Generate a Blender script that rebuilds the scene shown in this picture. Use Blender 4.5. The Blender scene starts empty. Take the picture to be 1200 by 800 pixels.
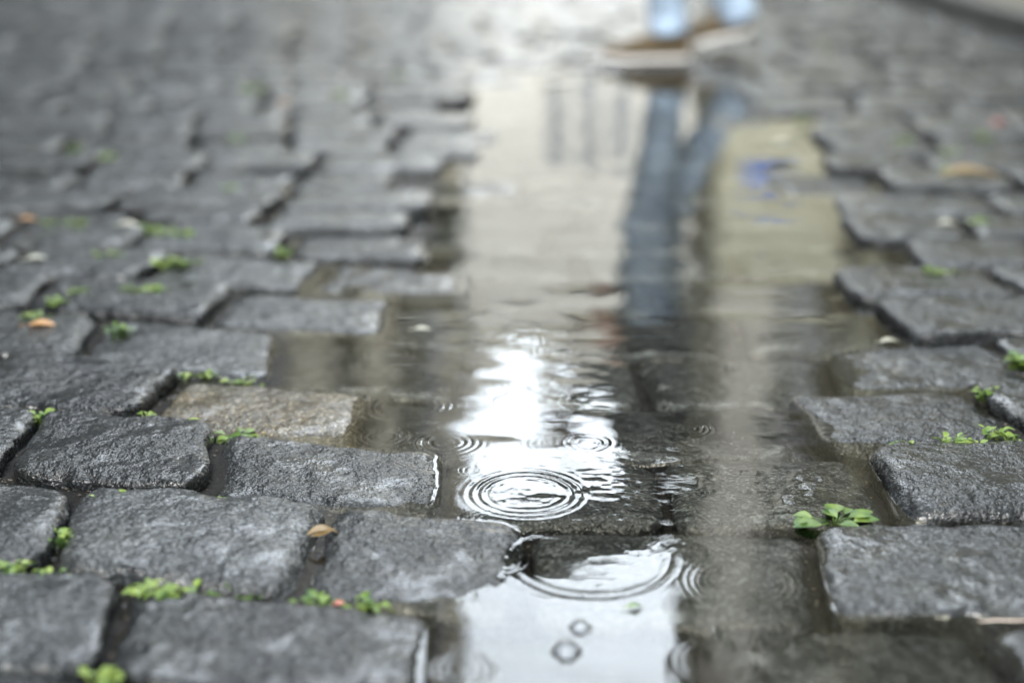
import bpy, bmesh, math, random
import numpy as np
from mathutils import Vector, Matrix

random.seed(7); rng = np.random.default_rng(7)
R = math.radians
sc = bpy.context.scene
col = sc.collection

# ------------------------------------------------------------------ camera
CAM_H = 0.57; PITCH = R(18.3); FPX = 1667.0
sT, cT = math.sin(PITCH), math.cos(PITCH)
cam_d = bpy.data.cameras.new('camera'); cam = bpy.data.objects.new('camera', cam_d); col.objects.link(cam)
cam.location = (0, 0, CAM_H); cam.rotation_euler = (R(90)-PITCH, 0, 0)
cam_d.sensor_width = 36; cam_d.lens = 50.0; cam_d.clip_start = .05; cam_d.clip_end = 2000
cam_d.dof.use_dof = True; cam_d.dof.focus_distance = 1.40; cam_d.dof.aperture_fstop = 1.75
sc.camera = cam

def G(px, py, z=0.0):
    """where the sight line of a photo position meets the level z (ground survey)"""
    dx = (px-600)/FPX; dv = (py-400)/FPX
    t = (CAM_H-z)/(sT + dv*cT)
    return (dx*t, (cT - dv*sT)*t)

# ------------------------------------------------------------------ noise
def _h(ix, iy, s):
    n = (ix.astype(np.int64)*374761393 + iy.astype(np.int64)*668265263 + s*1442695041) & 0xFFFFFFFF
    n = ((n ^ (n >> 13))*1274126177) & 0xFFFFFFFF
    n = (n ^ (n >> 16)) & 0xFFFFFFFF
    return n.astype(np.float64)/2147483648.0 - 1
def vnoise(x, y, s=0):
    x = np.asarray(x, float); y = np.asarray(y, float)
    ix = np.floor(x); iy = np.floor(y); fx = x-ix; fy = y-iy
    fx = fx*fx*fx*(fx*(fx*6-15)+10); fy = fy*fy*fy*(fy*(fy*6-15)+10)
    a = _h(ix, iy, s); b = _h(ix+1, iy, s); c = _h(ix, iy+1, s); d = _h(ix+1, iy+1, s)
    return (a*(1-fx)+b*fx)*(1-fy) + (c*(1-fx)+d*fx)*fy

# ------------------------------------------------------------------ helpers
def tag(o, label=None, cat=None, group=None, kind=None):
    if label: o['label'] = label
    if cat: o['category'] = cat
    if group: o['group'] = group
    if kind: o['kind'] = kind
    return o
def link(name, me, mat=None, parent=None):
    o = bpy.data.objects.new(name, me); col.objects.link(o)
    if mat: me.materials.append(mat)
    if parent: o.parent = parent
    return o
def mesh(name, vs, fs, mat=None, parent=None, smooth=True):
    me = bpy.data.meshes.new(name); me.from_pydata([tuple(map(float, v)) for v in vs], [], fs)
    me.polygons.foreach_set('use_smooth', [smooth]*len(me.polygons)); me.update()
    return link(name, me, mat, parent)
def empty(name, loc=(0, 0, 0), rz=0):
    o = bpy.data.objects.new(name, None); o.empty_display_size = .05
    o.location = loc; o.rotation_euler[2] = rz; col.objects.link(o); return o
class MB:
    def __init__(s): s.v = []; s.f = []
    def add(s, vs, fs):
        n = len(s.v); s.v += [tuple(v) for v in vs]; s.f += [tuple(i+n for i in f) for f in fs]
    def box(s, x0, x1, y0, y1, z0, z1):
        s.add([(x0,y0,z0),(x1,y0,z0),(x1,y1,z0),(x0,y1,z0),(x0,y0,z1),(x1,y0,z1),(x1,y1,z1),(x0,y1,z1)],
              [(0,3,2,1),(4,5,6,7),(0,1,5,4),(1,2,6,5),(2,3,7,6),(3,0,4,7)])
    def tube(s, pts, radii, seg=12, caps=True, squash=None):
        pts = [Vector(p) for p in pts]; rings = []
        up = Vector((0, 1, 0))
        for i, p in enumerate(pts):
            t = (pts[min(i+1, len(pts)-1)]-pts[max(i-1, 0)]).normalized()
            a = t.cross(up)
            if a.length < 1e-3: a = t.cross(Vector((1, 0, 0)))
            a.normalize(); b = a.cross(t)
            r = radii[i]; ra, rb = r if isinstance(r, tuple) else (r, r)
            rings.append([p + a*ra*math.cos(2*math.pi*k/seg) + b*rb*math.sin(2*math.pi*k/seg) for k in range(seg)])
        vs = [v for r in rings for v in r]; fs = []
        for i in range(len(rings)-1):
            for k in range(seg):
                fs.append((i*seg+k, i*seg+(k+1) % seg, (i+1)*seg+(k+1) % seg, (i+1)*seg+k))
        if caps:
            fs.append(tuple(range(seg))[::-1]); fs.append(tuple((len(rings)-1)*seg+k for k in range(seg)))
        s.add(vs, fs)
    def build(s, name, mat, parent=None, smooth=False, bevel=0):
        o = mesh(name, s.v, s.f, mat, parent, smooth)
        if bevel:
            m = o.modifiers.new('edge', 'BEVEL'); m.width = bevel; m.segments = 2
        return o

# ------------------------------------------------------------------ materials
def mat(name):
    m = bpy.data.materials.new(name); m.use_nodes = True
    nt = m.node_tree; b = nt.nodes['Principled BSDF']; return m, nt, b
def N(nt, t, **kw):
    n = nt.nodes.new(t)
    for k, v in kw.items():
        if k in n.inputs: n.inputs[k].default_value = v
        else: setattr(n, k, v)
    return n
def L(nt, a, b): nt.links.new(a, b)
def ramp(nt, src, stops):
    r = N(nt, 'ShaderNodeValToRGB'); L(nt, src, r.inputs[0]); e = r.color_ramp.elements
    while len(e) < len(stops): e.new(.5)
    for q, (p, c) in zip(e, stops): q.position = p; q.color = tuple(c)+(1,) if len(c) == 3 else c
    return r

def plain(name, c, rough=.5, var=.12, scale=6, bump=0.0, bscale=40, coat=0, spec=.5, metal=0):
    m, nt, b = mat(name)
    tc = N(nt, 'ShaderNodeTexCoord'); n = N(nt, 'ShaderNodeTexNoise', Scale=scale, Detail=5.0)
    L(nt, tc.outputs['Object'], n.inputs['Vector'])
    r = ramp(nt, n.outputs['Fac'], [(.3, [x*(1-var) for x in c]), (.7, [min(1, x*(1+var)) for x in c])])
    L(nt, r.outputs[0], b.inputs['Base Color']); b.inputs['Roughness'].default_value = rough
    b.inputs['Coat Weight'].default_value = coat; b.inputs['Specular IOR Level'].default_value = spec
    b.inputs['Metallic'].default_value = metal
    if bump:
        n2 = N(nt, 'ShaderNodeTexNoise', Scale=bscale, Detail=4.0); L(nt, tc.outputs['Object'], n2.inputs['Vector'])
        bp = N(nt, 'ShaderNodeBump', Strength=1.0, Distance=bump); L(nt, n2.outputs['Fac'], bp.inputs['Height'])
        L(nt, bp.outputs[0], b.inputs['Normal'])
    return m

def granite(name, base, brown=0.0):
    m, nt, b = mat(name)
    geo = N(nt, 'ShaderNodeNewGeometry'); oi = N(nt, 'ShaderNodeObjectInfo'); P = geo.outputs['Position']
    # speckle of feldspar, quartz and mica grains
    vo = N(nt, 'ShaderNodeTexVoronoi', Scale=400.0); L(nt, P, vo.inputs['Vector'])
    sep = N(nt, 'ShaderNodeSeparateColor'); L(nt, vo.outputs['Color'], sep.inputs[0])
    d = [x*.6 for x in base]; l = [min(1, x*3.4) for x in base]
    sp = ramp(nt, sep.outputs[0], [(0, d), (.45, base), (.80, [x*1.3 for x in base]), (.93, l)])
    n1 = N(nt, 'ShaderNodeTexNoise', Scale=14.0, Detail=6.0, Roughness=.6); L(nt, P, n1.inputs['Vector'])
    bl = ramp(nt, n1.outputs['Fac'], [(.3, (.62, .62, .64)), (.52, (1, 1, 1)), (.72, (1.0, .96, .86) if not brown else (1.25, 1.1, .8))])
    mx = N(nt, 'ShaderNodeMix', data_type='RGBA', blend_type='MULTIPLY'); mx.inputs[0].default_value = 1
    L(nt, sp.outputs[0], mx.inputs[6]); L(nt, bl.outputs[0], mx.inputs[7])
    vr = N(nt, 'ShaderNodeMapRange'); vr.inputs[3].default_value = .6; vr.inputs[4].default_value = 1.6
    L(nt, oi.outputs['Random'], vr.inputs[0])
    hs = N(nt, 'ShaderNodeHueSaturation'); L(nt, mx.outputs[2], hs.inputs['Color']); L(nt, vr.outputs[0], hs.inputs['Value'])
    L(nt, hs.outputs[0], b.inputs['Base Color'])
    # roughness: dressed by the rain, drier and rougher in patches
    n2 = N(nt, 'ShaderNodeTexNoise', Scale=30.0, Detail=4.0); L(nt, P, n2.inputs['Vector'])
    rr = N(nt, 'ShaderNodeMapRange'); rr.inputs[1].default_value = .3; rr.inputs[2].default_value = .7
    rr.inputs[3].default_value = .07; rr.inputs[4].default_value = .18
    L(nt, n2.outputs['Fac'], rr.inputs[0])
    # standing rain film: smooth glossy patches between rougher ones, different on every sett
    oa = N(nt, 'ShaderNodeVectorMath', operation='MULTIPLY_ADD'); oa.inputs[1].default_value = (1, 1, 1); L(nt, P, oa.inputs[0]); L(nt, oi.outputs['Random'], oa.inputs[2])
    nf = N(nt, 'ShaderNodeTexNoise', Scale=17.0, Detail=5.0, Roughness=.6); L(nt, oa.outputs[0], nf.inputs['Vector'])
    fm = N(nt, 'ShaderNodeMapRange'); fm.interpolation_type = 'SMOOTHSTEP'; fm.inputs[1].default_value = .46; fm.inputs[2].default_value = .60; L(nt, nf.outputs['Fac'], fm.inputs[0])
    rm = N(nt, 'ShaderNodeMix'); L(nt, fm.outputs[0], rm.inputs[0]); L(nt, rr.outputs[0], rm.inputs[2]); rm.inputs[3].default_value = .045
    L(nt, rm.outputs[0], b.inputs['Roughness'])
    bs = N(nt, 'ShaderNodeMapRange'); bs.inputs[3].default_value = 1.0; bs.inputs[4].default_value = .30; L(nt, fm.outputs[0], bs.inputs[0])
    b.inputs['IOR'].default_value = 1.45; b.inputs['Specular IOR Level'].default_value = .34
    # pitted hammer-dressed face
    na = N(nt, 'ShaderNodeTexNoise', Scale=270.0, Detail=2.0, Roughness=.6); L(nt, P, na.inputs['Vector'])
    nb = N(nt, 'ShaderNodeTexNoise', Scale=70.0, Detail=3.0, Roughness=.55); L(nt, P, nb.inputs['Vector'])
    b1 = N(nt, 'ShaderNodeBump', Strength=1.0, Distance=.0062); L(nt, nb.outputs['Fac'], b1.inputs['Height'])
    b2 = N(nt, 'ShaderNodeBump', Strength=1.0, Distance=.0022); L(nt, na.outputs['Fac'], b2.inputs['Height'])
    L(nt, bs.outputs[0], b2.inputs['Strength']); L(nt, bs.outputs[0], b1.inputs['Strength']); L(nt, b1.outputs[0], b2.inputs['Normal']); L(nt, b2.outputs[0], b.inputs['Normal'])
    return m

M = {}
M['granite'] = granite('wet_granite', (.0150, .0165, .0175))
M['granite_warm'] = granite('wet_granite_warm', (.030, .026, .018), 1)
M['soil'] = plain('wet_joint_soil', (.006, .0055, .005), .8, .4, 30, .004, 160, spec=.15)
M['asphalt'] = plain('distant_street', (.07, .07, .07), .3, .3, 3, .006, 9)
M['kerb'] = plain('kerb_granite', (.03, .03, .03), .4, .3, 9, .004, 60)
M['slab'] = plain('pavement_slab', (.065, .062, .05), .4, .3, 3, .003, 30)
def leafmat(name, c1, c2, tr=.35):
    m, nt, b = mat(name)
    oi = N(nt, 'ShaderNodeNewGeometry'); n = N(nt, 'ShaderNodeTexNoise', Scale=60.0, Detail=2.0)
    L(nt, oi.outputs['Position'], n.inputs['Vector'])
    r = ramp(nt, n.outputs['Fac'], [(.35, c1), (.65, c2)]); L(nt, r.outputs[0], b.inputs['Base Color'])
    b.inputs['Roughness'].default_value = .42; b.inputs['Specular IOR Level'].default_value = .35
    t = N(nt, 'ShaderNodeBsdfTranslucent'); L(nt, r.outputs[0], t.inputs[0])
    mx = N(nt, 'ShaderNodeMixShader'); mx.inputs[0].default_value = tr
    out = nt.nodes['Material Output']; L(nt, b.outputs[0], mx.inputs[1]); L(nt, t.outputs[0], mx.inputs[2]); L(nt, mx.outputs[0], out.inputs[0])
    return m
M['weed'] = leafmat('weed_green', (.055, .12, .02), (.20, .27, .06))
M['weed_deep'] = leafmat('weed_deep_green', (.035, .085, .018), (.13, .20, .04))
M['leaf_orange'] = leafmat('fallen_orange', (.35, .17, .05), (.5, .30, .14))
M['leaf_pale'] = leafmat('fallen_pale', (.28, .28, .22), (.45, .45, .38))
M['leaf_brown'] = leafmat('fallen_brown', (.16, .11, .05), (.26, .19, .09))
M['leaf_red'] = leafmat('fallen_red', (.4, .1, .08), (.5, .16, .14))
# water: thin rain puddle
m, nt, b = mat('puddle_water'); nt.nodes.remove(b)
fr = N(nt, 'ShaderNodeFresnel', IOR=1.36); gl = N(nt, 'ShaderNodeBsdfGlossy', Roughness=.012)
tr = N(nt, 'ShaderNodeBsdfTransparent', Color=(.88, .87, .80, 1)); mx = N(nt, 'ShaderNodeMixShader')
L(nt, fr.outputs[0], mx.inputs[0]); L(nt, tr.outputs[0], mx.inputs[1]); L(nt, gl.outputs[0], mx.inputs[2])
L(nt, mx.outputs[0], nt.nodes['Material Output'].inputs[0]); M['water'] = m

# ------------------------------------------------------------------ the paving: rows surveyed from the photo, then carried on
rows = [  # near edge of each row in photo positions, x -> y
    [(-200, 905), (0, 893), (600, 872), (1200, 862)],
    [(-200, 775), (0, 793), (300, 830), (600, 848), (1200, 845)],      # below this: row in front of frame
]
edge = [
    [(0, 800), (130, 812), (330, 845), (600, 850), (1200, 845)],
    [(0, 675), (165, 692), (400, 710), (600, 722), (830, 729), (1200, 727)],
    [(0, 571), (120, 580), (250, 591), (400, 599), (600, 611), (850, 613), (1200, 613)],
    [(0, 489), (50, 493), (270, 509), (430, 523), (700, 530), (1000, 528), (1200, 524)],
    [(0, 424), (210, 443), (430, 458), (700, 467), (950, 461), (1200, 458)],
    [(0, 370), (130, 379), (275, 388), (460, 396), (700, 408), (960, 406), (1200, 403)],
    [(0, 331), (275, 343), (460, 349), (700, 357), (1040, 360), (1200, 358)],
    [(0, 294), (200, 303), (380, 309), (700, 318), (975, 321), (1200, 321)],
    [(0, 262), (300, 275), (600, 284), (1200, 288)],
]
brk = [
    [-240, 135, 505, 838, 1182, 1530],
    [-250, 75, 370, 618, 957, 1262, 1600],
    [-210, 27, 250, 528, 780, 1028, 1290],
    [-225, -25, 190, 432, 690, 942, 1170, 1400],
    [-130, 108, 322, 545, 752, 972, 1192, 1420],
    [-160, 47, 258, 462, 668, 868, 1042, 1238],
    [-150, 15, 186, 368, 560, 770, 982, 1178, 1370],
    [-160, 10, 168, 340, 510, 680, 860, 1062, 1230],
]
def edge_fn(pts):
    P = [G(x, y) for x, y in pts]; xs = [p[0] for p in P]; ys = [p[1] for p in P]
    return lambda X: float(np.interp(X, xs, ys)) + .004*float(vnoise(X*9, ys[0]*3, 5))
E = [edge_fn(e) for e in edge]
y7 = E[8](0.0); step = .1745
for k in range(1, 34):
    s = random.random()*10; amp = .004
    yy = y7 + k*step + random.uniform(-.012, .012)
    E.append(lambda X, yy=yy, s=s: yy + .010*float(vnoise(X*1.1+s, s, 3)) - .004*X)
# two rows in front of the frame
E0 = [lambda X, k=k: E_base(X) - k*.17 for k in (2, 1)]
E_base = E[0]
E = E0 + E
NF = 2
KERB_X = 1.74

# puddle outline in photo positions (left side going up, right side going down)
pud_px = [(470, 830), (520, 700), (585, 610), (560, 540), (430, 500), (455, 440), (360, 400), (470, 372), (380, 335), (455, 318), (505, 275), (500, 235),
          (560, 190), (565, 130), (600, 88), (720, 82), (850, 92), (870, 140), (930, 175), (965, 235), (985, 290), (960, 330), (1030, 380), (980, 420), (945, 470), (935, 520), (1030, 545),
          (1035, 600), (1010, 640), (960, 720), (1190, 745), (1190, 830)]
pud = np.array([G(*p) for p in pud_px])
def pud_sd(x, y):
    x = np.atleast_1d(np.asarray(x, float)); y = np.atleast_1d(np.asarray(y, float))
    best = np.full(x.shape, 1e9); inside = np.zeros(x.shape, bool)
    n = len(pud)
    for i in range(n):
        x0, y0 = pud[i]; x1, y1 = pud[(i+1) % n]
        dx, dy = x1-x0, y1-y0; t = np.clip(((x-x0)*dx+(y-y0)*dy)/(dx*dx+dy*dy), 0, 1)
        best = np.minimum(best, np.hypot(x-x0-t*dx, y-y0-t*dy))
        c = ((y0 > y) != (y1 > y)) & (x < (x1-x0)*(y-y0)/((y1-y0) if y1 != y0 else 1e-9)+x0)
        inside ^= c
    return np.where(inside, -best, best)
def base_h(x, y):
    d = pud_sd(x, y)
    return np.where(d > 0, .0180*np.tanh(d/.12), .013*np.tanh(d/.10)) - .001

stones = []   # dicts
def add_stone(row, i, c4, z0, tx=0, ty=0, gap=.0075, warm=False, rc=None, seed=None):
    stones.append(dict(row=row, i=i, c=np.array(c4), z=z0, tx=tx, ty=ty, gap=gap, warm=warm, seed=seed or random.randint(1, 9999),
                       r=random.uniform(.009, .015) if z0 > .0055 else random.uniform(.012, .017), rc=rc or random.uniform(.018, .036), dome=random.uniform(.0010, .0030)))
# (row, index) -> height, tilt across, tilt away for the near stones
OV = {(0,0):(.017,0,0), (0,1):(.0070,-.045,0), (0,2):(-.012,0,0), (0,3):(-.0012,0,.0), (0,4):(.004,0,0),
      (1,0):(.017,0,0), (1,1):(.0150,-.025,.030), (1,2):(.0046,-.040,.050), (1,3):(-.0050,0,0), (1,4):(.0062,.012,.0), (1,5):(.012,0,0),
      (2,0):(.018,0,0), (2,1):(.018,-.0,0), (2,2):(.0050,-.032,0.01), (2,3):(-.0045,0,0), (2,4):(-.0018,.004,0), (2,5):(.015,0,0),
      (3,1):(.019,0,0), (3,2):(.0028,-.012,0), (3,3):(-.009,0,0), (3,4):(-.010,0,0), (3,5):(.0050,.010,0), (3,6):(.016,0,0),
      (4,0):(.018,0,0), (4,1):(.008,-.02,0), (4,2):(-.007,0,0), (4,3):(-.014,0,0), (4,4):(-.013,0,0), (4,5):(.0035,.03,0), (4,6):(.012,0,0),
      (5,0):(.018,0,0), (5,1):(.016,0,0), (5,2):(.0045,-.012,0), (5,3):(-.009,0,0), (5,4):(-.014,0,0), (5,5):(-.007,0,0), (5,6):(.014,0,0),
      (6,1):(.017,0,0), (6,2):(.010,-.012,0), (6,3):(.001,-.01,0), (6,4):(-.012,0,0), (6,5):(-.010,0,0), (6,6):(.014,0,0)}
for r in range(len(E)-1):
    lo, hi = E[r], E[r+1]
    rr = r-NF
    if 0 <= rr < len(brk):
        ym = (edge[rr][0][1]+edge[rr+1][0][1])/2
        ymid = [(np.interp(b, [p[0] for p in edge[rr]], [p[1] for p in edge[rr]])+np.interp(b, [p[0] for p in edge[rr+1]], [p[1] for p in edge[rr+1]]))/2 for b in brk[rr]]
        xs = [G(b, y)[0] for b, y in zip(brk[rr], ymid)]; k0 = 0
        while xs[-1] < KERB_X-.10: xs.append(xs[-1]+random.uniform(.21, .28))
        nneg = 0
        while xs[0] > -1.6: xs.insert(0, xs[0]-random.uniform(.21, .28)); nneg += 1
    else:
        x = -3.4 + random.uniform(0, .25); xs = [x]; nneg = 0
        ymid_ = hi(0)
        lim = -1.6 if ymid_ < 2.4 else -3.3
        while xs[-1] < KERB_X-.10: xs.append(xs[-1]+random.uniform(.19, .29))
        xs = [q for q in xs if q > lim]
    while xs[-1] > KERB_X-.05: xs.pop()
    xs.append(KERB_X-.004)
    sh = [random.uniform(-.012, .012) for _ in xs]
    for i in range(len(xs)-1):
        a, b2 = xs[i], xs[i+1]; sa, sb = sh[i], sh[i+1]
        g = (0, 0, 0, 0)
        c = [(a-sa, lo(a)), (b2-sb, lo(b2)), (b2+sb, hi(b2)), (a+sa, hi(a))]
        idx = i-nneg
        mxy = np.mean(np.array(c), axis=0)
        if (rr, idx) in OV and 0 <= rr < 7:
            z, tx, ty = OV[(rr, idx)]; z = z+.0025 if z > .0135 else z
        else:
            z = float(base_h(mxy[0], mxy[1])[0]) + random.uniform(-.0035, .0035); tx = random.uniform(-.028, .028); ty = random.uniform(-.030, .022)
            if z > .004: z += random.uniform(-.003, .005)
            if mxy[1] > 3.9 and abs(mxy[0]) < 1.2: z = min(z, .0045); tx *= .4; ty *= .4
        far = rr > 5
        if far: tx *= 1.35; ty *= 1.35
        add_stone(rr, idx, c, z, tx, ty, gap=random.uniform(.0022, .0050) if not far else random.uniform(.0065, .0115), warm=((rr, idx) == (3, 2)))

def stone_frame(s):
    c = s['c']; cen = c.mean(axis=0)
    ux = ((c[1]+c[2])-(c[0]+c[3]))/4; uy = ((c[2]+c[3])-(c[0]+c[1]))/4
    a = np.linalg.norm(ux)-s['gap']; b = np.linalg.norm(uy)-s['gap']*.62
    return cen, ux, uy, a, b
def stone_top(s, X, Y, d):
    """height of the dressed face at X,Y, d = distance in from the edge"""
    cen = s['cen']
    z = s['z'] + s['tx']*(X-cen[0]) + s['ty']*(Y-cen[1])
    se = s['seed']
    z = z + .0020*vnoise(X*14, Y*14, se) + .0013*vnoise(X*38, Y*38, se+1) + .00065*vnoise(X*95, Y*95, se+2) + .00040*vnoise(X*190, Y*190, se+4)
    r = s['r']*(1+.45*vnoise(X*22, Y*22, se+3))
    t = np.clip(1-d/(r*1.6), 0, 1)
    z = z - r*.85*(1-np.sqrt(np.clip(1-t*t, 0, 1))) + s['dome']*np.clip(d/.06, 0, 1) - s['dome']*.6
    return z
def quadpt(c, u, v):
    w = [(1-u)*(1-v)/4, (1+u)*(1-v)/4, (1+u)*(1+v)/4, (1-u)*(1+v)/4]
    return sum(w[k][..., None]*c[k] for k in range(4))
def build_stone_geo(s, nu, nv):
    cen, ux, uy, a, b = stone_frame(s); s['cen'] = cen; rc = s['rc']
    u, v = np.meshgrid(np.linspace(-1, 1, nu), np.linspace(-1, 1, nv)); u = u.ravel(); v = v.ravel()
    m_ = np.maximum(np.abs(u), np.abs(v)); ms = np.where(m_ < 1e-9, 1, m_)
    bx = u/ms*a; by = v/ms*b
    ix = np.clip(bx, -(a-rc), a-rc); iy = np.clip(by, -(b-rc), b-rc)
    dx, dy = bx-ix, by-iy; ln = np.hypot(dx, dy); ln[ln < 1e-9] = 1
    cor = (np.abs(dx) > 1e-9) & (np.abs(dy) > 1e-9)
    bx = np.where(cor, ix+dx/ln*rc, bx); by = np.where(cor, iy+dy/ln*rc, by)
    mm = np.sin(m_*math.pi/2)**.9
    lx, ly = bx*mm, by*mm
    def d_in(lx, ly):
        qx, qy = np.abs(lx)-(a-rc), np.abs(ly)-(b-rc)
        return -(np.hypot(np.maximum(qx, 0), np.maximum(qy, 0))+np.minimum(np.maximum(qx, qy), 0)-rc)
    d = d_in(lx, ly)
    A = np.linalg.norm(ux); B = np.linalg.norm(uy)
    P = quadpt(s['c'], lx/A, ly/B)
    X, Y = P[:, 0], P[:, 1]
    se = s['seed']
    w = np.clip(1-d/.05, 0, 1)    # chipped, wavering arris
    ang = np.arctan2(ly, lx)
    wob = (.0045*vnoise(X*17, Y*17, se+7)+.0020*vnoise(X*60, Y*60, se+8)-.001)*w
    X = X + np.cos(ang)*wob; Y = Y + np.sin(ang)*wob
    Z = stone_top(s, X, Y, np.maximum(d, 0))
    s['d_in'] = d_in
    V = np.stack([X, Y, Z], 1); F = []
    for j in range(nv-1):
        for i in range(nu-1):
            F.append((j*nu+i, j*nu+i+1, (j+1)*nu+i+1, (j+1)*nu+i))
    ring = [i for i in range(nu)]+[j*nu+nu-1 for j in range(1, nv)]+[(nv-1)*nu+i for i in range(nu-2, -1, -1)]+[j*nu for j in range(nv-2, 0, -1)]
    n = len(V); rv = V[ring]; prev = ring
    extra = []
    for lev, (ins, dz) in enumerate(((-.0008, -.006), (.0005, -.014), (.003, -.04))):
        q = rv.copy(); dirn = q[:, :2]-cen; dirn /= np.linalg.norm(dirn, axis=1)[:, None]
        q[:, :2] -= dirn*(ins + .0008*vnoise(q[:, 0]*60, q[:, 1]*60, se+9+lev)[:, None]); q[:, 2] += dz
        extra.append(q); cur = [n+lev*len(ring)+k for k in range(len(ring))]
        for k in range(len(ring)):
            k2 = (k+1) % len(ring)
            F.append((prev[k2], prev[k], cur[k], cur[k2]))
        prev = cur
    V = np.vstack([V]+extra)
    return V, F

for s in stones:
    if (s['row'], s['i']) == (2, 5): s['r'] = .024
    cen = s['c'].mean(axis=0)
    # photo position of centre
    y_, x_ = cen[1], cen[0]
    zc = y_*cT + CAM_H*sT; s['px'] = 600+FPX*x_/zc
    s['py'] = 400 - FPX*(y_*sT - CAM_H*cT)/zc
    s['w'] = FPX*.13/zc; s['dist'] = zc
    s['vis'] = (-s['w']*.9 < s['px'] < 1200+s['w']*.9) and (-12 < s['py'] < 800+s['w']*.42)
vis = sorted([s for s in stones if s['vis']], key=lambda s: s['dist'])
print('STONES', len(stones), 'visible', len(vis))
indiv = set(id(s) for s in vis[:298])
ORD = 'zeroth first second third fourth fifth sixth seventh eighth ninth tenth eleventh twelfth thirteenth fourteenth fifteenth sixteenth seventeenth eighteenth nineteenth twentieth'.split()
ORD += ['twenty-'+ORD[k] for k in range(1, 10)]+['thirtieth']+['thirty-'+ORD[k] for k in range(1, 10)]
byrow = {}
for s in stones:
    if id(s) in indiv: byrow.setdefault(s['row'], []).append(s)
rown = {r: k+1 for k, r in enumerate(sorted(byrow))}
for r, ss in byrow.items():
    ss.sort(key=lambda s: s['px'])
    for k, s in enumerate(ss):
        n = len(ss); side = 'left'; kk = k+1
        if k+1 > n/2: side = 'right'; kk = n-k
        st = 'awash at puddle edge' if -.003 < s['z'] < .0045 else ('sunk in puddle' if s['z'] < 0 else 'standing clear of puddle')
        if s['warm']: st = 'brownish and pitted'
        pos = f'{ORD[kk]} from {side}' if kk > 1 else f'at {side} end'
        s['label'] = f'wet grey granite sett {st}, {pos} of {ORD[rown[r]]} row from bottom'
        if s['warm']: s['label'] = s['label'].replace('grey ', '')
rest_v, rest_f, rest_n = [], [], 0
for s in stones:
    if id(s) in indiv:
        q = s['w']
        nu = int(np.clip(q/2.0, 22, 128)); nv = int(np.clip(nu*.68, 16, 88))
        V, F = build_stone_geo(s, nu, nv)
        c = s['cen']; V2 = V - np.array([c[0], c[1], s['z']])
        me = bpy.data.meshes.new('granite_sett'); me.from_pydata(V2.tolist(), [], F)
        me.polygons.foreach_set('use_smooth', [True]*len(me.polygons)); me.update()
        o = link('granite_sett', me, M['granite_warm'] if s['warm'] else M['granite'])
        o.location = (c[0], c[1], s['z'])
        tag(o, s['label'], 'paving stone', 'granite setts of the street paving')
    else:
        V, F = build_stone_geo(s, 14, 10)
        rest_v.append(V); rest_f += [tuple(i+rest_n for i in f) for f in F]; rest_n += len(V)
me = bpy.data.meshes.new('cobblestones'); me.from_pydata(np.vstack(rest_v).tolist(), [], rest_f)
me.polygons.foreach_set('use_smooth', [True]*len(me.polygons))
tag(link('cobblestones', me, M['granite']), 'far and outlying wet granite setts of the street', 'paving', kind='stuff')

# ------------------------------------------------------------------ water
gy = []; y = 850.0
while y > -140:
    gy.append(y); y -= 1.35 if y > 380 else (2.2 if y > 250 else (4 if y > 60 else 9))
gx = np.concatenate([np.arange(-260, 0, 8), np.arange(0, 330, 2.2), np.arange(330, 1060, 1.45), np.arange(1060, 1210, 2.2), np.arange(1210, 1480, 8)])
gy = np.array(gy)
PX, PY = np.meshgrid(gx, gy)
tt = CAM_H/(sT + (PY-400)/FPX*cT); WX = ((PX-600)/FPX*tt); WY = (cT-(PY-400)/FPX*sT)*tt
WX = np.minimum(WX, KERB_X-.002)
sh_ = WX.shape; wx = WX.ravel(); wy = WY.ravel()
top = np.full(wx.shape, -.03)
for s in stones:
    cen, ux, uy, a, b = stone_frame(s)
    rad = a+b
    sel = np.where((np.abs(wx-cen[0]) < a+.02) & (np.abs(wy-cen[1]) < b+.03))[0]
    if not len(sel): continue
    X = wx[sel]; Y = wy[sel]
    D = np.stack([X-cen[0], Y-cen[1]], 1)
    A = np.linalg.norm(ux); B = np.linalg.norm(uy)
    Mi = np.linalg.inv(np.stack([ux/A, uy/B], 1)); l = D @ Mi.T
    d = s['d_in'](l[:, 0], l[:, 1]); ok = d > 0
    z = stone_top(s, X, Y, np.maximum(d, 0))
    top[sel[ok]] = np.maximum(top[sel[ok]], z[ok])
# ripples: photo position, outer radius (photo units across), rings, height, wavelength
DR = [(617, 578, 74, 3, 1.0, 11), (524, 519, 42, 3, .9, 9), (552, 551, 17, 2, .5, 6), (688, 519, 34, 3, .6, 9), (806, 502, 28, 3, .8, 7), (576, 613, 44, 3, .8, 8),
      (582, 655, 42, 2, .8, 10), (476, 476, 60, 3, .5, 9), (448, 512, 34, 3, .7, 7), (694, 652, 107, 1.5, .34, 17), (868, 682, 72, 3, .5, 9), (545, 783, 44, 2.5, .8, 10),
      (845, 775, 62, 2.5, .4, 11), (716, 413, 16, 2, .5, 5), (806, 420, 22, 2, .4, 6), (655, 412, 36, 3, .25, 7), (597, 400, 40, 3, .3, 7), (665, 330, 26, 2, .3, 7),
      (455, 415, 30, 2, .3, 7), (565, 345, 24, 2, .3, 7), (745, 300, 20, 2, .4, 7), (930, 668, 30, 2, .35, 6), (440, 600, 26, 2, .3, 6), (735, 345, 15, 2, .5, 6),
      (600, 470, 30, 2, .15, 8), (660, 520, 60, 4, .12, 8), (880, 560, 45, 3, .2, 6), (700, 470, 50, 3, .25, 8), (560, 455, 46, 3, .3, 8), (870, 430, 24, 2, .2, 6), (520, 250, 30, 2, .3, 9), (640, 160, 40, 2, .3, 14)]
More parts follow.
